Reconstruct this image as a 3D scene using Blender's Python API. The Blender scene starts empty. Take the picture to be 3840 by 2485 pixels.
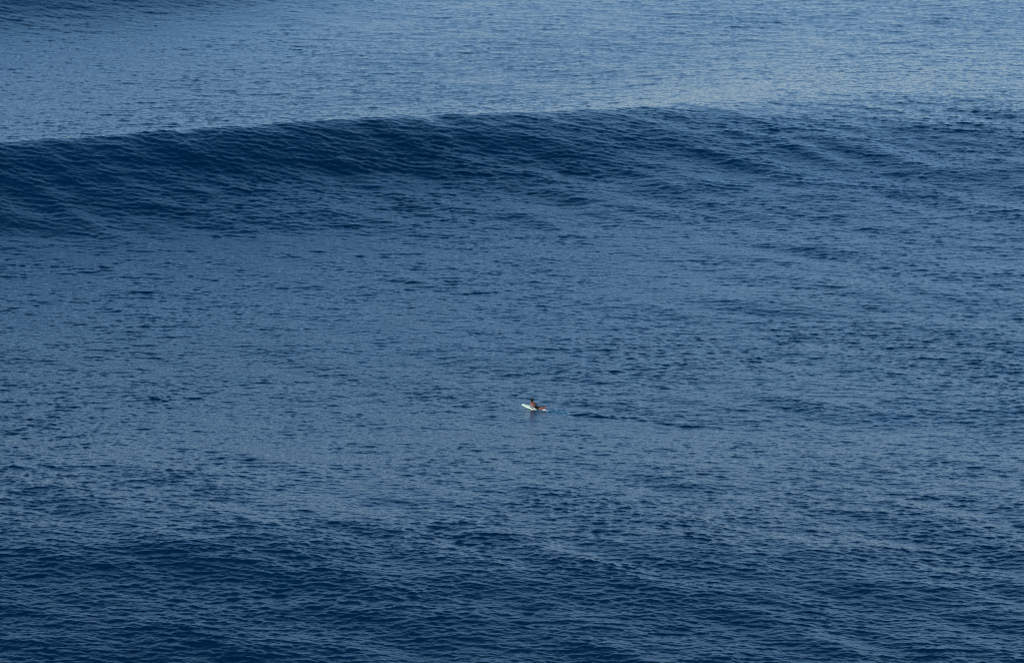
import bpy, bmesh, math
import numpy as np
from mathutils import Vector, Matrix

R = math.radians
SC = bpy.context.scene
COL = SC.collection

# ------------------------------------------------------------------ camera, sky, sun, exposure
CAM_H, PITCH = 73.0, 13.0
F_PX = 1920.0 / math.tan(R(7.3))
cd = bpy.data.cameras.new('camera')
cam = bpy.data.objects.new('camera', cd)
COL.objects.link(cam)
cam.location = (0, 0, CAM_H)
cam.rotation_euler = (R(90 - PITCH), 0, 0)
cd.sensor_width = 36.0
cd.lens = 18.0 / math.tan(R(7.3))
cd.clip_start = 1.0
cd.clip_end = 60000.0
SC.camera = cam

SUN_EL, SUN_AZ = 33.0, 212.0          # azimuth clockwise from +Y (the view direction)
SKY_STRENGTH, SUN_STRENGTH, EXPOSURE = 0.12, 4.2, 0.50
world = bpy.data.worlds.new('World')
SC.world = world
world.use_nodes = True
wn, wl = world.node_tree.nodes, world.node_tree.links
bg = wn['Background']
sky = wn.new('ShaderNodeTexSky')
sky.sky_type = 'NISHITA'
sky.sun_disc = False
sky.sun_elevation = R(SUN_EL)
sky.sun_rotation = R(SUN_AZ)
sky.altitude = 0
sky.air_density = 1.0
sky.dust_density = 0.0
sky.ozone_density = 4.0
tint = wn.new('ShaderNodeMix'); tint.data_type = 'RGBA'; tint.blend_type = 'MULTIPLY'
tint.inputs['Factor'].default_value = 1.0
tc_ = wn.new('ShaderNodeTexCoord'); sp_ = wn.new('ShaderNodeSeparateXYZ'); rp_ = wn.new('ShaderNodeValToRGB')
cr_ = rp_.color_ramp          # added sky tint shaping water reflections: dimmed horizon, brighter above, deep blue overhead
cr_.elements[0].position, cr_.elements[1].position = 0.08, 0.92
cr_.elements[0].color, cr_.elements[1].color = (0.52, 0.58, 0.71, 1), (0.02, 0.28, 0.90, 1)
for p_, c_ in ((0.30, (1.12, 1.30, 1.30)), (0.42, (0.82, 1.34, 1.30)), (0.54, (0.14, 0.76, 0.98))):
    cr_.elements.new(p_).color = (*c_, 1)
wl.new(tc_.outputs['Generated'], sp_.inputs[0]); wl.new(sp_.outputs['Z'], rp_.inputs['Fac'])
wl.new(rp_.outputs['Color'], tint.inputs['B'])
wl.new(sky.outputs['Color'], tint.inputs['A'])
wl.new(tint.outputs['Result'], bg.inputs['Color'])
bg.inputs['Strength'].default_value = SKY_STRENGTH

sd = bpy.data.lights.new('sun', 'SUN')
sd.energy = SUN_STRENGTH
sd.angle = R(0.5)
sd.color = (1.0, 0.90, 0.78)
sun = bpy.data.objects.new('sun', sd)
COL.objects.link(sun)
sv = Vector((math.sin(R(SUN_AZ)) * math.cos(R(SUN_EL)), math.cos(R(SUN_AZ)) * math.cos(R(SUN_EL)), math.sin(R(SUN_EL))))
sun.rotation_euler = sv.to_track_quat('Z', 'Y').to_euler()

SC.view_settings.view_transform = 'Standard'
SC.view_settings.look = 'None'
SC.view_settings.gamma = 1.0
SC.view_settings.exposure = EXPOSURE
SC.render.film_transparent = False
SC.cycles.max_bounces = 5
SC.cycles.filter_width = 1.1


def ground_at(px, py, z=0.0):
    """point on the water plane seen at pixel (px, py) of the 3840 x 2485 photograph"""
    a = R(PITCH)
    u, v = (px - 1920) / F_PX, (py - 1242.5) / F_PX
    d = Vector((u, math.cos(a) - v * math.sin(a), -math.sin(a) - v * math.cos(a)))
    t = (z - CAM_H) / d.z
    return Vector((0, 0, CAM_H)) + d * t


# ------------------------------------------------------------------ materials
def new_mat(name):
    m = bpy.data.materials.new(name)
    m.use_nodes = True
    return m, m.node_tree.nodes, m.node_tree.links, m.node_tree.nodes['Principled BSDF']


def noisy_mat(name, c0, c1, scale, rough, bump=0.0, sheen_spec=0.5):
    m, n, l, b = new_mat(name)
    tc = n.new('ShaderNodeTexCoord')
    nz = n.new('ShaderNodeTexNoise')
    nz.inputs['Scale'].default_value = scale
    nz.inputs['Detail'].default_value = 5
    rp = n.new('ShaderNodeValToRGB')
    rp.color_ramp.elements[0].position, rp.color_ramp.elements[1].position = 0.35, 0.65
    rp.color_ramp.elements[0].color = (*c0, 1)
    rp.color_ramp.elements[1].color = (*c1, 1)
    l.new(tc.outputs['Object'], nz.inputs['Vector'])
    l.new(nz.outputs['Fac'], rp.inputs['Fac'])
    l.new(rp.outputs['Color'], b.inputs['Base Color'])
    b.inputs['Roughness'].default_value = rough
    b.inputs['Specular IOR Level'].default_value = sheen_spec
    if bump:
        bp = n.new('ShaderNodeBump')
        bp.inputs['Strength'].default_value = bump
        bp.inputs['Distance'].default_value = 0.005
        l.new(nz.outputs['Fac'], bp.inputs['Height'])
        l.new(bp.outputs['Normal'], b.inputs['Normal'])
    return m


def water_mat():
    m, n, l, b = new_mat('sea_water')
    tc = n.new('ShaderNodeTexCoord')
    b.inputs['IOR'].default_value = 1.34
    b.inputs['Roughness'].default_value = 0.04
    # the body colour of deep water, with slow large patches
    mp = n.new('ShaderNodeMapping'); mp.inputs['Scale'].default_value = (0.03, 0.015, 0.03)
    nz = n.new('ShaderNodeTexNoise'); nz.inputs['Scale'].default_value = 1.0; nz.inputs['Detail'].default_value = 3
    rp = n.new('ShaderNodeValToRGB')
    rp.color_ramp.elements[0].position, rp.color_ramp.elements[1].position = 0.3, 0.7
    rp.color_ramp.elements[0].color = (*DEEP0, 1)
    rp.color_ramp.elements[1].color = (*DEEP1, 1)
    l.new(tc.outputs['Object'], mp.inputs['Vector']); l.new(mp.outputs['Vector'], nz.inputs['Vector'])
    l.new(nz.outputs['Fac'], rp.inputs['Fac'])
    # milky aerated water round the paddler: vertex attribute 'aerated'
    at = n.new('ShaderNodeAttribute'); at.attribute_name = 'aerated'
    fz = n.new('ShaderNodeTexNoise'); fz.inputs['Scale'].default_value = 6.0; fz.inputs['Detail'].default_value = 4
    l.new(tc.outputs['Object'], fz.inputs['Vector'])
    fr = n.new('ShaderNodeMapRange'); fr.inputs['From Min'].default_value = 0.4; fr.inputs['From Max'].default_value = 0.62
    l.new(fz.outputs['Fac'], fr.inputs['Value'])
    mu = n.new('ShaderNodeMath'); mu.operation = 'MULTIPLY'
    l.new(fr.outputs['Result'], mu.inputs[0]); l.new(at.outputs['Fac'], mu.inputs[1])
    mx = n.new('ShaderNodeMix'); mx.data_type = 'RGBA'
    mx.inputs['B'].default_value = (0.02, 0.10, 0.15, 1)
    l.new(mu.outputs[0], mx.inputs['Factor']); l.new(rp.outputs['Color'], mx.inputs['A'])
    l.new(mx.outputs['Result'], b.inputs['Base Color'])
    # fine wind ripples
    h = None
    for sx, sy, w, det in ((3.2, 4.6, 1.0, 3), (8.0, 11.0, 0.35, 2)):
        a = n.new('ShaderNodeMapping'); a.inputs['Scale'].default_value = (sx, sy, 1); a.inputs['Rotation'].default_value = (0, 0, R(12 * w))
        t = n.new('ShaderNodeTexNoise'); t.inputs['Scale'].default_value = 1.0; t.inputs['Detail'].default_value = det
        l.new(tc.outputs['Object'], a.inputs['Vector']); l.new(a.outputs['Vector'], t.inputs['Vector'])
        k = n.new('ShaderNodeMath'); k.operation = 'MULTIPLY'; k.inputs[1].default_value = w
        l.new(t.outputs['Fac'], k.inputs[0])
        if h is None:
            h = k
        else:
            s = n.new('ShaderNodeMath'); s.operation = 'ADD'
            l.new(h.outputs[0], s.inputs[0]); l.new(k.outputs[0], s.inputs[1]); h = s
    bp = n.new('ShaderNodeBump'); bp.inputs['Strength'].default_value = 1.0; bp.inputs['Distance'].default_value = BUMP
    l.new(h.outputs[0], bp.inputs['Height']); l.new(bp.outputs['Normal'], b.inputs['Normal'])
    return m


DEEP0, DEEP1, BUMP = (0.0, 0.0056, 0.0180), (0.0, 0.0084, 0.0260), 0.045


def tag(o, label=None, cat=None, group=None, kind=None):
    for k, v in (('label', label), ('category', cat), ('group', group), ('kind', kind)):
        if v:
            o[k] = v
    return o


# ------------------------------------------------------------------ the sea
TILE, NG = 320.0, 4096


def make_fields():
    """random wind-sea on a periodic tile: height and the choppy sideways shift"""
    rng = np.random.default_rng(11)
    kx = (2 * np.pi / TILE * np.fft.fftfreq(NG, 1.0 / NG)).astype(np.float32)
    ky = kx[:NG // 2 + 1].copy()
    ky[-1] = abs(ky[-1])
    KX, KY = kx[:, None], ky[None, :]
    K = np.sqrt(KX * KX + KY * KY); K[0, 0] = 1.0
    th = np.arctan2(KY, KX)

    def spread(az, p):       # az: direction of the wave vector, degrees
        return np.abs(np.cos(th - R(az))) ** p

    def band(l0, l1, s=0.35):     # smooth window in log wavelength
        lam = np.log(2 * np.pi / K)
        return 1 / (1 + np.exp(-(lam - np.log(l0)) / s * 3)) / (1 + np.exp((lam - np.log(l1)) / s * 3))
    # slope variance per unit area in k-space -> height psd
    def field(P, m):
        """inverse transform on an m x m grid; P is the half spectrum, cropped to that grid"""
        P[0, 0] = 0
        h = m // 2
        rows = np.r_[0:h, NG - h:NG]
        amp = np.sqrt(P[rows][:, :h + 1]) * (2 * np.pi / TILE) * m * m / 2.0
        Z = (rng.standard_normal(amp.shape, dtype=np.float32) + 1j * rng.standard_normal(amp.shape, dtype=np.float32)) * amp
        kx_, ky_, k_ = KX[rows], KY[:, :h + 1], K[rows][:, :h + 1]
        return [np.fft.irfft2(q, s=(m, m)).astype(np.float32) for q in (Z, Z * (1j * kx_ / k_), Z * (1j * ky_ / k_))]
    P = (SLOPE_CHOP ** 2) * band(0.24, 1.3) * (0.10 + 0.90 * spread(85, 8)) * (K / 7) ** 0.6 * K ** -4 / 2.0
    P += (SLOPE_MID ** 2) * band(1.5, 4.0) * spread(92, 4) * K ** -4 / 1.1
    chop = field(P, NG)
    P = (SLOPE_CROSS ** 2) * band(3.0, 11) * spread(40, 16) * K ** -4 / 0.7
    P += (SLOPE_LONG ** 2) * band(5.0, 30.0) * spread(84, 4) * K ** -4 / 1.1
    long_ = field(P, 2048)
    # slow patches of rougher and calmer water
    g = 64
    Q = np.fft.rfft2(rng.standard_normal((g, g)))
    fx = np.fft.fftfreq(g, 1.0 / g)[:, None]; fy = np.arange(g // 2 + 1)[None, :]
    q = np.sqrt((fx * 1.0) ** 2 + (fy * 1.0) ** 2)
    Q *= np.exp(-(q / 14.0) ** 2) / np.maximum(q, 3.0) ** 0.5
    grp = np.fft.irfft2(Q, s=(g, g)); grp /= grp.std()
    g = 256
    Q = np.fft.rfft2(rng.standard_normal((g, g)))
    fx = np.fft.fftfreq(g, 1.0 / g)[:, None]; fy = np.arange(g // 2 + 1)[None, :]
    Q *= np.exp(-(np.sqrt((fx * 1.3) ** 2 + fy ** 2) / 60.0) ** 2)
    sm = np.fft.irfft2(Q, s=(g, g)); sm /= sm.std()
    return chop, long_, grp.astype(np.float32), sm.astype(np.float32)


SLOPE_CHOP, SLOPE_MID, SLOPE_CROSS, SLOPE_LONG = 0.168, 0.034, 0.038, 0.020
CHOPPY = 1.15


def sample(F, x, y):
    n = F.shape[0]
    u = (x / TILE * n) % n; v = (y / TILE * n) % n
    i0 = u.astype(np.int32); j0 = v.astype(np.int32)
    fu = (u - i0).astype(np.float32); fv = (v - j0).astype(np.float32)
    i0 %= n; j0 %= n
    i1 = (i0 + 1) % n; j1 = (j0 + 1) % n
    return (F[i0, j0] * (1 - fu) * (1 - fv) + F[i1, j0] * fu * (1 - fv) + F[i0, j1] * (1 - fu) * fv + F[i1, j1] * fu * fv)


def sig(x):
    return 1 / (1 + np.exp(-np.clip(x, -30, 30)))


def swell(x, y):
    """the long waves: the big one rolling in, the next behind it, the shoulder in front"""
    z = np.zeros_like(x)
    # main wave: steep and high at the left, easing off to the right
    xs = np.linspace(-90, 90, 361)
    cl = np.interp(xs, [-90, -55, -48, -30, -9, 8, 21, 40, 90], [345, 367.5, 371, 378, 387, 395, 400.5, 402, 400])
    cl = np.convolve(np.pad(cl, 16, 'edge'), np.hanning(35)[1:-1] / np.hanning(35).sum(), 'valid')
    yc = np.interp(x, xs, cl)
    r = sig((x - 21) / 8)                       # 0 left, 1 right
    H = (5.8 - 0.7 * sig((x + 14) / 6)) * (1 - r) + 3.0 * r
    wf = (17.0 - 2.0 * sig(-(x + 25) / 8)) * (1 - r) + 31 * r
    wb = 12.0 * (1 - r) + 40 * r
    t = y - yc
    wob = 0.6 * np.sin(x / 9.0) + 0.2 * np.sin(x / 4.1 + 1)
    t = t + wob
    w = np.where(t < 0, wf, wb)
    z += H * np.exp(-(np.abs(t) / w) ** np.where(t < 0, 1.5 + 0.5 * r, 1.28 + 0.72 * r))
    # next wave, farther out at the left
    t = y - (503 + 0.5 * (x + 60))
    z += 5.4 * sig(-(x + 32) / 9) * np.exp(-(t / 22.0) ** 2)
    # wave that has already passed, below the paddler
    t = y - (248.5 - 0.06 * x)
    w = np.where(t < 0, 28.0, 30.0)
    z += (2.4 + 1.3 * sig(-(x + 12) / 9) - 0.7 * sig((x - 20) / 5)) * np.exp(-(np.abs(t) / w) ** 2)
    # long low undulations
    z += 0.18 * np.exp(-((y - 300 + 0.25 * x) / 7.0) ** 2) * sig((x - 10) / 8)
    return z


BOARD_C = ground_at(2001.5, 1532.7)
for _ in range(4):
    SURF_Z = float(swell(np.array([BOARD_C.x]), np.array([BOARD_C.y]))[0])
    BOARD_C = ground_at(2001.5, 1532.7, SURF_Z)
YAW = math.atan2(0.48, -0.88)


def wake(x, y):
    """low ridges trailing from the board's tail: lifted water, m"""
    z = np.zeros_like(x)
    p0, p1, p2 = ground_at(2080, 1541, SURF_Z), ground_at(2560, 1592, SURF_Z), ground_at(2800, 1625, SURF_Z)
    rng = np.random.default_rng(5)
    for i in range(22):
        f = i / 21.0
        c = p0.lerp(p1, f * 1.45) if f < 0.69 else p1.lerp(p2, (f - 0.69) / 0.31)
        L = rng.uniform(0.5, 1.0); W = rng.uniform(0.10, 0.18); A = rng.uniform(0.08, 0.13) * (1.0 if 0.1 < f < 0.8 else 0.6)
        a = R(rng.uniform(-22, -2))
        oy = rng.uniform(-0.5, 0.5)
        ex, ey = x - c.x, y - c.y - oy
        u = ex * math.cos(a) + ey * math.sin(a); v = -ex * math.sin(a) + ey * math.cos(a)
        v = v + 0.10 * np.sin(u * 2.2 + i)
        sk = np.where(v < 0, W, W * 2.5)
        z = np.maximum(z, A * np.exp(-(u / L) ** 2 - (v / sk) ** 2))
    return z


def trail_calm(x, y):
    p0, p1 = ground_at(2100, 1541, SURF_Z), ground_at(2900, 1640, SURF_Z)
    f = np.clip((x - p0.x) / (p1.x - p0.x), 0, 1)
    return 1 - 0.15 * np.exp(-((y - p0.y - f * (p1.y - p0.y)) / 1.6) ** 2) * np.clip(4 * f, 0, 1) * np.clip(4 * (1 - f), 0, 1)


def build_sea():
    (hgt, dx, dy), (lh, lx, ly), grp, sm = make_fields()
    # polar sheet round the foot of the cliff: fine inside the view, coarse elsewhere, out past the horizon
    aw = R(8.6); da = 0.000245
    fine = np.arange(-aw, aw, da)
    out = [aw]; st = da
    while out[-1] < math.pi:
        st = min(st * 1.25, 0.09); out.append(out[-1] + st)
    out = np.array(out[:-1])
    ang = np.concatenate([-out[::-1], fine, out])
    pf = np.arange(R(18.6), R(7.6), -0.000100)
    rf = CAM_H / np.tan(pf)
    ri = [rf[0]]; st = rf[1] - rf[0]
    while ri[-1] > 6:
        st = min(st * 1.25, 14.0); ri.append(ri[-1] - st)
    ri = np.array(ri[1:-1])[::-1]
    ro = [rf[-1]]; st = rf[-1] - rf[-2]
    while ro[-1] < 30000:
        st = st * 1.12; ro.append(ro[-1] + st)
    ro = np.array(ro[1:])
    rad = np.concatenate([ri, rf, ro])
    nr, na = len(rad), len(ang)
    A, Rr = np.meshgrid(ang.astype(np.float32), rad.astype(np.float32))
    X = (Rr * np.sin(A)).ravel(); Y = (Rr * np.cos(A)).ravel()
    cell = np.maximum(np.gradient(rad)[:, None], (np.gradient(ang)[None, :] * rad[:, None])).ravel()
    fade = np.clip(1.6 - cell / 0.9, 0, 1).astype(np.float32)      # no chop where the sheet is too coarse to carry it
    far = np.clip(1.5 - Rr.ravel() / 1500, 0, 1)
    g = sample(grp, X, Y)
    # bearing of the paddler, local frame
    ex, ey = X - BOARD_C.x, Y - BOARD_C.y
    u = ex * math.cos(YAW) + ey * math.sin(YAW); v = -ex * math.sin(YAW) + ey * math.cos(YAW)
    calm = 1 - 0.35 * np.exp(-((u / 1.3) ** 2 + (v / 0.6) ** 2) ** 2)
    sw = swell(X, Y) * far
    steep = np.clip(np.exp(-((Y - (395 + 0.3 * X) + 16) / 26.0) ** 2), 0, 1)
    amp = fade * (0.95 + 0.11 * g + 0.12 * sample(sm, X, Y) + 0.1 * steep) * calm * (1 - 0.05 * sig((Y - 396 - 0.3 * X) / 4)) * trail_calm(X, Y)
    amp = np.clip(amp, 0.15, 2.2) * np.minimum(1, fade * 10)
    beyond = sig((Y - 398 - 0.3 * X) / 4)
    lamp = fade * (1 - 0.6 * beyond) * (0.6 + 0.55 * np.exp(-((Y - 375 - 0.3 * X) / 24.0) ** 2) + 0.6 * sig(-(Y - 266) / 8)) * (1 - 0.5 * np.exp(-((u / 4) ** 2 + (v / 3) ** 2)))
    Z = sw + sample(hgt, X, Y) * amp + sample(lh, X, Y) * lamp + wake(X, Y) * fade
    Z -= swell(np.array([BOARD_C.x]), np.array([BOARD_C.y]))[0] * 0
    # paddling trough and bow lift
    ddx = sample(dx, X, Y) * amp * CHOPPY + sample(lx, X, Y) * lamp; ddy = sample(dy, X, Y) * amp * CHOPPY + sample(ly, X, Y) * lamp
    Z += fade * 0.05 * np.exp(-((u + 1.75) / 0.9) ** 2 - (v / 0.4) ** 2) * np.sin(u * 9 + 4 * np.sin(v * 7))
    X2 = X + ddx; Y2 = Y + ddy
    co = np.empty((nr * na, 3), np.float32)
    co[:, 0], co[:, 1], co[:, 2] = X2, Y2, Z
    i = np.arange(nr - 1)[:, None] * na; j = np.arange(na)[None, :]
    jn = (j + 1) % na
    q = np.stack([i + j, i + na + j, i + na + jn, i + jn], -1).reshape(-1, 4)[:, ::-1].astype(np.int32)
    q = q.reshape(-1)
    me = bpy.data.meshes.new('sea')
    me.vertices.add(nr * na); me.vertices.foreach_set('co', co.ravel())
    nf = len(q) // 4
    me.loops.add(len(q)); me.loops.foreach_set('vertex_index', q)
    me.polygons.add(nf)
    me.polygons.foreach_set('loop_start', np.arange(nf, dtype=np.int32) * 4)
    me.polygons.foreach_set('use_smooth', np.ones(nf, bool))
    me.update(calc_edges=True)
    at = me.attributes.new('aerated', 'FLOAT', 'POINT')
    ae = np.exp(-(np.maximum(0, np.abs(u + 1.9) - 0.5) / 0.8) ** 2 - ((v - 0.1) / 0.5) ** 2) * 0.9
    ae = ae + 0.6 * np.exp(-(u / 1.3) ** 2 - ((v - 0.35) / 0.3) ** 2)
    at.data.foreach_set('value', np.clip(ae, 0, 1).astype(np.float32))
    me.materials.append(water_mat())
    o = bpy.data.objects.new('sea', me); COL.objects.link(o)
    tag(o, kind='structure')
    print('sea verts', nr * na, 'normal z', me.polygons[nf // 2].normal.z, 'slope rms', float(np.gradient(sample(hgt, np.arange(0, 300, .08), np.full(3750, 5.0)), 0.08).std()))
    hb = float(np.interp(0, [0], [0]))
    m = (np.abs(u) < 0.9) & (np.abs(v) < 0.4) & (fade > 0.5)
    return float(Z[m].mean()), (lambda x, y: float(Z[np.argmin((X - x) ** 2 + (Y - y) ** 2)]))


WATER_Z, water_at = build_sea()
print('water z at board', WATER_Z)


# ------------------------------------------------------------------ shape helpers for the small things
def ball(bm, c, r, scale=(1, 1, 1), rot=None, seg=16):
    M = Matrix.Translation(Vector(c)) @ (rot.to_matrix().to_4x4() if rot else Matrix()) @ Matrix.Diagonal((*[s * r for s in scale], 1))
    bmesh.ops.create_uvsphere(bm, u_segments=seg, v_segments=seg // 2 + 2, radius=1.0, matrix=M)


def limb(bm, pts, seg=14, flat=1.0):
    """a tapering limb through pts = [(x, y, z, r), ...] with rounded joints"""
    for k in range(len(pts) - 1):
        a, b = Vector(pts[k][:3]), Vector(pts[k + 1][:3]); ra, rb = pts[k][3], pts[k + 1][3]
        d = b - a
        q = d.to_track_quat('Z', 'Y')
        n = 6
        rings = []
        for i in range(n + 1):
            f = i / n
            c = a.lerp(b, f); r = ra + (rb - ra) * f
            rings.append([bm.verts.new(c + q @ Vector((r * math.cos(2 * math.pi * s / seg), r * math.sin(2 * math.pi * s / seg), 0))) for s in range(seg)])
        for i in range(n):
            for s in range(seg):
                bm.faces.new((rings[i][s], rings[i][(s + 1) % seg], rings[i + 1][(s + 1) % seg], rings[i + 1][s]))
        bm.faces.new(rings[0][::-1]); bm.faces.new(rings[-1])
    for p in pts:
        ball(bm, p[:3], p[3], seg=seg)


def mesh_obj(name, bm, mat, parent=None, smooth=True):
    bmesh.ops.recalc_face_normals(bm, faces=bm.faces)
    me = bpy.data.meshes.new(name); bm.to_mesh(me); bm.free()
    me.materials.append(mat)
    for p in me.polygons:
        p.use_smooth = smooth
    o = bpy.data.objects.new(name, me); COL.objects.link(o)
    if parent:
        o.parent = parent
    return o


def fuse(o, voxel, smooth_it=4, sf=0.5):
    """melt the overlapping shapes of o into one continuous skin"""
    md = o.modifiers.new('r', 'REMESH'); md.mode = 'VOXEL'; md.voxel_size = voxel; md.use_smooth_shade = True
    s = o.modifiers.new('s', 'SMOOTH'); s.iterations = smooth_it; s.factor = sf
    dg = bpy.context.evaluated_depsgraph_get(); dg.update()
    me = bpy.data.meshes.new_from_object(o.evaluated_get(dg))
    old = o.data; o.modifiers.clear(); o.data = me
    me.name = old.name; bpy.data.meshes.remove(old)
    for p in me.polygons:
        p.use_smooth = True
    return o


SKIN = noisy_mat('skin', (0.095, 0.028, 0.014), (0.155, 0.050, 0.024), 9.0, 0.42, 0.1)
HAIR = noisy_mat('dark_hair', (0.002, 0.0015, 0.0015), (0.004, 0.003, 0.003), 60, 0.85, 0.6, 0.1)
CLOTH = noisy_mat('black_cloth', (0.002, 0.003, 0.005), (0.005, 0.006, 0.009), 30, 0.85, 0.4, 0.1)
EYE = noisy_mat('eye_white', (0.5, 0.5, 0.5), (0.6, 0.6, 0.6), 5, 0.2)
LIP = noisy_mat('lips', (0.25, 0.06, 0.05), (0.30, 0.08, 0.06), 8, 0.4)
DECK = noisy_mat('board_deck', (0.74, 0.84, 0.80), (0.80, 0.89, 0.85), 3.0, 0.35)
RAIL = noisy_mat('board_rail', (0.56, 0.80, 0.46), (0.64, 0.84, 0.54), 5.0, 0.3)
FINM = noisy_mat('fin_plastic', (0.03, 0.04, 0.05), (0.05, 0.06, 0.07), 8, 0.3)
FOAM = noisy_mat('foam_white', (0.55, 0.66, 0.74), (0.80, 0.86, 0.90), 14, 0.7, 0.4)

# ------------------------------------------------------------------ the surfboard
TILT = R(11.0)
BASE = Vector((BOARD_C.x, BOARD_C.y, WATER_Z + 0.02))
ROT = Matrix.Rotation(YAW, 4, 'Z') @ Matrix.Rotation(-TILT, 4, 'Y')


def place_flat(o):
    o.location = BASE
    o.rotation_euler = (0, 0, YAW)


def board_half_width(s):           # s from -1 (tail) to 1 (nose): blunt round nose, squared tail
    if s > 0:
        return 0.285 * (1 - s ** 4.2) ** 0.5
    return 0.285 * (1 - 0.42 * abs(s) ** 2.2) * (1 - max(0, (abs(s) - 0.93) / 0.07) ** 3) ** 0.5


def build_board():
    root = bpy.data.objects.new('surfboard', None); COL.objects.link(root)
    root.location = BASE; root.rotation_euler = (Matrix.Rotation(YAW, 4, 'Z') @ Matrix.Rotation(-TILT, 4, 'Y')).to_euler()
    tag(root, 'pale mint white surfboard with blunt nose lifted, under the paddling surfer', 'surfboard')
    L, N, T = 1.0, 60, 0.034
    ss = [math.sin((i / N - 0.5) * math.pi) * 0.9999 for i in range(N + 1)]

    def rocker(s):
        return 0.05 * max(0, s) ** 2.4 + 0.02 * max(0, -s) ** 2

    def shell(z_of, inner):
        bm = bmesh.new(); rows = []
        for s in ss:
            w = board_half_width(s) * inner
            rows.append([bm.verts.new((s * L * (0.985 if inner < 1 else 1), w * math.cos(a), 0)) for a in [k / 10 * math.pi for k in range(11)]])
            for vv in rows[-1]:
                yy = vv.co.y / max(w, 1e-4)
                vv.co.z = rocker(s) + z_of(s, yy)
        for i in range(N):
            for k in range(10):
                bm.faces.new((rows[i][k], rows[i][k + 1], rows[i + 1][k + 1], rows[i + 1][k]))
        return bm, rows
    # hull and rail in one closed skin
    bm = bmesh.new(); rings = []
    for s in ss:
        w = max(board_half_width(s), 0.004); th = T * (1 - 0.45 * abs(s) ** 3)
        rings.append([bm.verts.new((s * L, w * math.copysign(abs(math.cos(a)) ** 0.6, math.cos(a)), rocker(s) + th * math.copysign(abs(math.sin(a)) ** 0.8, math.sin(a)))) for a in [k / 20 * 2 * math.pi for k in range(20)]])
    for i in range(N):
        for k in range(20):
            bm.faces.new((rings[i][k], rings[i][(k + 1) % 20], rings[i + 1][(k + 1) % 20], rings[i + 1][k]))
    bm.faces.new(rings[0]); bm.faces.new(rings[-1][::-1])
    mesh_obj('hull', bm, RAIL, root)
    # deck skin 3 mm proud of the hull
    bm, rows = shell(lambda s, yy: T * (1 - 0.45 * abs(s) ** 3) * (1 - 0.25 * abs(yy) ** 4) + 0.003, 0.86)
    bmesh.ops.solidify(bm, geom=bm.faces[:], thickness=0.004)
    mesh_obj('deck', bm, DECK, root)
    # stringer line down the deck
    bm = bmesh.new()
    for i in range(24):
        x0 = -0.93 + i * 0.0775; x1 = x0 + 0.0775
        za, zb = [rocker(x) + T * (1 - 0.45 * abs(x) ** 3) + 0.0065 for x in (x0, x1)]
        v = [bm.verts.new(c) for c in ((x0, -0.003, za), (x1, -0.003, zb), (x1, 0.003, zb), (x0, 0.003, za))]
        bm.faces.new(v)
    bmesh.ops.remove_doubles(bm, verts=bm.verts, dist=1e-5)
    mesh_obj('stringer', bm, noisy_mat('stringer_wood', (0.3, 0.2, 0.1), (0.4, 0.28, 0.15), 20, 0.4), root)
    for yy, xx in ((0, -0.82), (0.14, -0.66), (-0.14, -0.66)):
        bm = bmesh.new()
        prof = [(0.06, 0), (0.02, -0.06), (-0.04, -0.11), (-0.06, -0.115), (-0.045, -0.05), (-0.05, 0)]
        a = [bm.verts.new((xx + p[0], yy + 0.004, p[1] - 0.018)) for p in prof]
        b = [bm.verts.new((xx + p[0], yy - 0.004, p[1] - 0.018)) for p in prof]
        bm.faces.new(a); bm.faces.new(b[::-1])
        for k in range(6):
            bm.faces.new((a[k], b[k], b[(k + 1) % 6], a[(k + 1) % 6]))
        mesh_obj('fin', bm, FINM, root, smooth=False)
    return root


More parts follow.
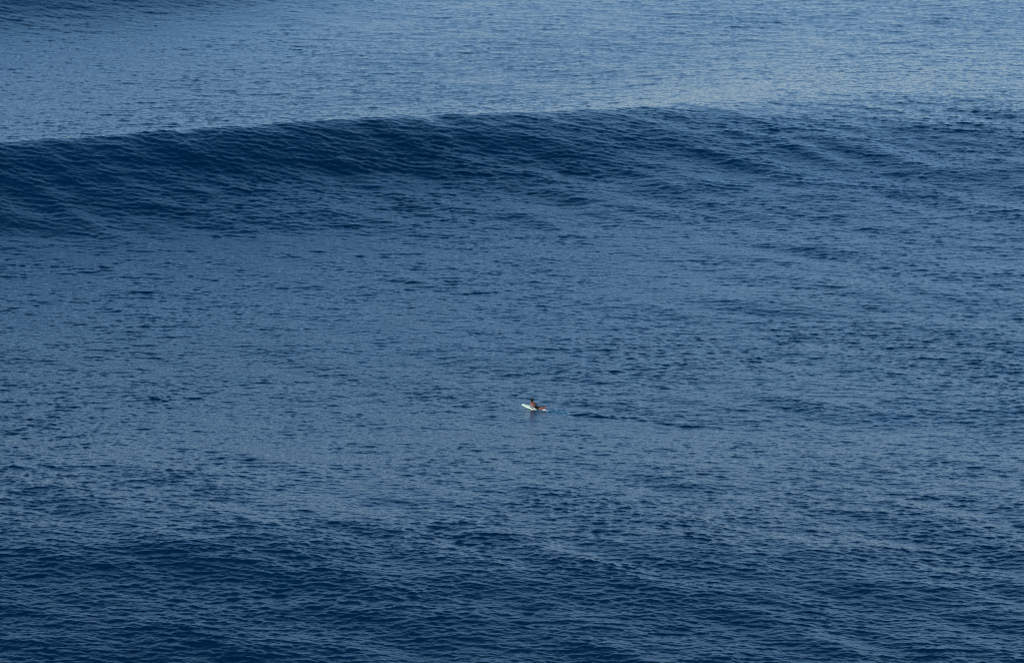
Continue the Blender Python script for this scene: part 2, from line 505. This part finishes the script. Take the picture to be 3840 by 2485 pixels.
# ------------------------------------------------------------------ the paddling surfer (local frame: x to the nose, y to the near side, z up)
def build_person():
    root_bm = bmesh.new()
    bm = root_bm
    # pelvis, waist, chest, shoulders: an arched back
    ball(bm, (-0.24, 0.0, 0.135), 0.12, (1.05, 1.30, 0.85))
    P = [(-0.24, 0.0, 0.135, 0.112, 0.145), (-0.13, 0.008, 0.190, 0.098, 0.142), (-0.03, 0.014, 0.262, 0.105, 0.160), (0.055, 0.02, 0.335, 0.100, 0.172), (0.100, 0.02, 0.390, 0.075, 0.160)]
    for k in range(4):
        for j in range(8):
            f = j / 8; f2 = f * f * (3 - 2 * f)
            a, b = P[k], P[k + 1]
            c = [a[i] + (b[i] - a[i]) * (f if i < 3 else f2) for i in range(5)]
            ball(bm, c[:3], c[3], (1, c[4] / c[3], 1), seg=20)
    limb(bm, [(0.03, -0.155, 0.405, 0.052), (0.10, 0.01, 0.425, 0.062), (0.165, 0.175, 0.415, 0.052)])
    limb(bm, [(0.10, 0.01, 0.42, 0.060), (0.135, 0.01, 0.50, 0.052), (0.155, 0.012, 0.555, 0.052)])
    # head with jaw, nose and ears, looking ahead over the nose of the board
    ball(bm, (0.16, 0.012, 0.615), 0.104, (1.0, 0.82, 1.12), seg=24)
    ball(bm, (0.205, 0.012, 0.565), 0.058, (1.0, 0.95, 1.0))
    limb(bm, [(0.252, 0.012, 0.618, 0.010), (0.268, 0.012, 0.588, 0.016)])
    for s in (-1, 1):
        ball(bm, (0.150, 0.012 + s * 0.082, 0.600), 0.026, (0.75, 0.40, 1.15))
        ball(bm, (0.235, 0.012 + s * 0.034, 0.632), 0.016, (0.6, 1.2, 0.7))

    def arm(sh, el, wr, out):
        sh, el, wr = Vector(sh), Vector(el), Vector(wr)
        limb(bm, [(*sh, 0.054), (*sh.lerp(el, 0.35), 0.050), (*el, 0.036)])
        limb(bm, [(*el, 0.036), (*el.lerp(wr, 0.3), 0.040), (*wr, 0.025)])
        d = (wr - el).normalized()
        side = Vector((0, 0, 1)).cross(d).normalized() * out
        up = d.cross(side).normalized()
        if up.z < 0:
            up = -up
        palm = wr + d * 0.05
        limb(bm, [(*(wr + d * 0.01 - side * 0.004), 0.020), (*(palm - side * 0.018), 0.017), (*(palm + d * 0.03 - side * 0.022), 0.014)])
        limb(bm, [(*(wr + d * 0.01 + side * 0.004), 0.020), (*(palm + side * 0.018), 0.017), (*(palm + d * 0.03 + side * 0.022), 0.014)])
        for k, (off, ln) in enumerate(((-0.031, 0.072), (-0.011, 0.082), (0.011, 0.076), (0.031, 0.060))):
            b0 = palm + d * 0.035 + side * off
            b1 = b0 + d * ln * 0.45 + side * off * 0.25 - up * 0.004
            b2 = b0 + d * ln * 0.75 + side * off * 0.35 - up * 0.014
            b3 = b0 + d * ln * 0.95 + side * off * 0.38 - up * 0.028
            limb(bm, [(*b0, 0.0095), (*b1, 0.009), (*b2, 0.0083), (*b3, 0.0072)], seg=10)
        t0 = wr + d * 0.025 - side * 0.022
        limb(bm, [(*t0, 0.013), (*(t0 + d * 0.03 - side * 0.030 - up * 0.006), 0.011), (*(t0 + d * 0.055 - side * 0.042 - up * 0.016), 0.009)], seg=10)

    arm((0.165, 0.200, 0.405), (0.085, 0.315, 0.185), (-0.055, 0.300, 0.075), 1)      # near arm, hand sweeping down at the rail
    arm((0.025, -0.175, 0.395), (-0.020, -0.330, 0.215), (0.120, -0.275, 0.110), -1)  # far arm, hand on the rail
    # legs
    limb(bm, [(-0.27, 0.085, 0.125, 0.085), (-0.42, 0.10, 0.115, 0.078), (-0.62, 0.125, 0.080, 0.052)])
    limb(bm, [(-0.62, 0.125, 0.080, 0.052), (-0.74, 0.12, 0.090, 0.054), (-0.97, 0.115, 0.085, 0.032)])
    limb(bm, [(-0.27, -0.085, 0.125, 0.085), (-0.42, -0.115, 0.115, 0.078), (-0.61, -0.14, 0.085, 0.052)])
    limb(bm, [(-0.61, -0.14, 0.085, 0.052), (-0.72, -0.12, 0.135, 0.054), (-0.94, -0.06, 0.235, 0.032)])

    def foot(an, heel, ball_, toe):
        an, heel, ball_, toe = map(Vector, (an, heel, ball_, toe))
        limb(bm, [(*an, 0.033), (*heel, 0.030)])
        limb(bm, [(*heel, 0.030), (*heel.lerp(ball_, 0.5), 0.028), (*ball_, 0.024)])
        sd = Vector((0, 1, 0))
        for k in range(5):
            o = sd * (-0.030 + 0.015 * k)
            limb(bm, [(*(ball_ + o * 0.8 - (toe - ball_) * 0.4), 0.019), (*(ball_ + o), 0.014), (*(toe + o * 1.1 - (toe - ball_) * 0.07 * k), 0.0105)], seg=8)
    foot((-0.97, 0.115, 0.085), (-1.01, 0.115, 0.105), (-1.09, 0.12, 0.01), (-1.13, 0.12, -0.04))
    foot((-0.94, -0.06, 0.235), (-0.965, -0.055, 0.275), (-1.07, -0.03, 0.150), (-1.11, -0.02, 0.095))
    body = mesh_obj('person', bm, SKIN)
    fuse(body, 0.0065, 8)
    place_flat(body)
    tag(body, 'bare-backed surfer in black shorts propped up on a pale surfboard, dark short hair', 'person')
    # hair
    bm = bmesh.new()
    ball(bm, (0.148, 0.012, 0.630), 0.118, (0.98, 0.90, 1.05), seg=24)
    ball(bm, (0.108, 0.012, 0.572), 0.076, (0.85, 1.10, 1.0))
    h = mesh_obj('hair', bm, HAIR, body)
    fuse(h, 0.007, 2)
    # carve the face free: keep only what lies behind and above the hairline
    b2 = bmesh.new(); b2.from_mesh(h.data)
    bmesh.ops.bisect_plane(b2, geom=b2.verts[:] + b2.edges[:] + b2.faces[:], plane_co=(0.205, 0, 0.655), plane_no=(0.86, 0, -0.51), clear_outer=True)
    b2.to_mesh(h.data); b2.free()
    # shorts
    bm = bmesh.new()
    ball(bm, (-0.24, 0.0, 0.137), 0.128, (1.12, 1.32, 0.88))
    for k in range(8):
        f = k / 7
        ball(bm, (-0.24 + 0.15 * f, 0.008 * f, 0.137 + 0.068 * f), 0.122 - 0.010 * f, (1, 1.28, 0.95), seg=20)
    for s in (-1, 1):
        ball(bm, (-0.19, s * 0.065, 0.160), 0.100, (1, 1, 0.88))
        limb(bm, [(-0.27, 0.085 * s, 0.127, 0.096), (-0.40, (0.105 + 0.005 * s) * s, 0.120, 0.097), (-0.475, (0.112 + 0.008 * s) * s, 0.112, 0.095)])
    sh = mesh_obj('shorts', bm, CLOTH, body)
    fuse(sh, 0.008, 3)
    b2 = bmesh.new(); b2.from_mesh(sh.data)
    for co, no in (((-0.50, 0, 0.1), (-1, 0, 0)), ((-0.115, 0, 0.20), (0.85, 0, 0.53))):
        bmesh.ops.bisect_plane(b2, geom=b2.verts[:] + b2.edges[:] + b2.faces[:], plane_co=co, plane_no=no, clear_outer=True)
    b2.to_mesh(sh.data); b2.free()
    for s in (-1, 1):
        bm = bmesh.new(); ball(bm, (0.2465, 0.012 + s * 0.034, 0.628), 0.011, (0.6, 1.15, 0.75), seg=12)
        mesh_obj('eye', bm, EYE, body)
    bm = bmesh.new()
    limb(bm, [(0.257, -0.010, 0.555, 0.005), (0.263, 0.012, 0.556, 0.0065), (0.257, 0.034, 0.555, 0.005)], seg=8)
    mesh_obj('mouth', bm, LIP, body)
    return body


def build_foam():
    """white water kicked up at the feet and the paddling hand"""
    rng = np.random.default_rng(3)
    bm = bmesh.new()

    def clump(cu, cv, cz, ru, rv, rz, n, r0, r1):
        for _ in range(n):
            a, q = rng.uniform(0, 2 * math.pi), rng.uniform(0, 1) ** 0.6
            x, y = cu + ru * q * math.cos(a), cv + rv * q * math.sin(a)
            z = cz + rz * rng.uniform(0, 1) ** 2 * (1 - q * 0.6)
            r = rng.uniform(r0, r1)
            M = Matrix.Translation((x, y, z)) @ Matrix.Rotation(rng.uniform(0, 6.3), 4, 'Z') @ Matrix.Diagonal((r * rng.uniform(0.8, 1.9), r * rng.uniform(0.7, 1.2), r * rng.uniform(0.4, 0.9), 1))
            bmesh.ops.create_icosphere(bm, subdivisions=1, radius=1.0, matrix=M)
    clump(-0.98, 0.14, 0.0, 0.16, 0.12, 0.11, 420, 0.005, 0.022)       # by the feet
    clump(-1.25, 0.10, 0.0, 0.34, 0.10, 0.03, 240, 0.004, 0.013)
    clump(-0.10, 0.33, 0.02, 0.06, 0.05, 0.07, 150, 0.005, 0.016)         # at the hand
    clump(-1.6, 0.20, 0.0, 0.45, 0.22, 0.015, 160, 0.003, 0.010)
    clump(0.93, 0.06, 0.15, 0.07, 0.08, 0.03, 60, 0.004, 0.011)
    clump(-2.1, 0.15, 0.0, 0.5, 0.25, 0.01, 22, 0.004, 0.009)
    clump(-0.7, 0.34, 0.0, 0.35, 0.05, 0.012, 36, 0.005, 0.014)
    o = mesh_obj('foam', bm, FOAM)
    place_flat(o)
    o.location.z = WATER_Z + 0.005
    tag(o, 'white foam and droplets kicked up round the surfer feet', 'foam', kind='stuff')


build_board()
build_person()
build_foam()
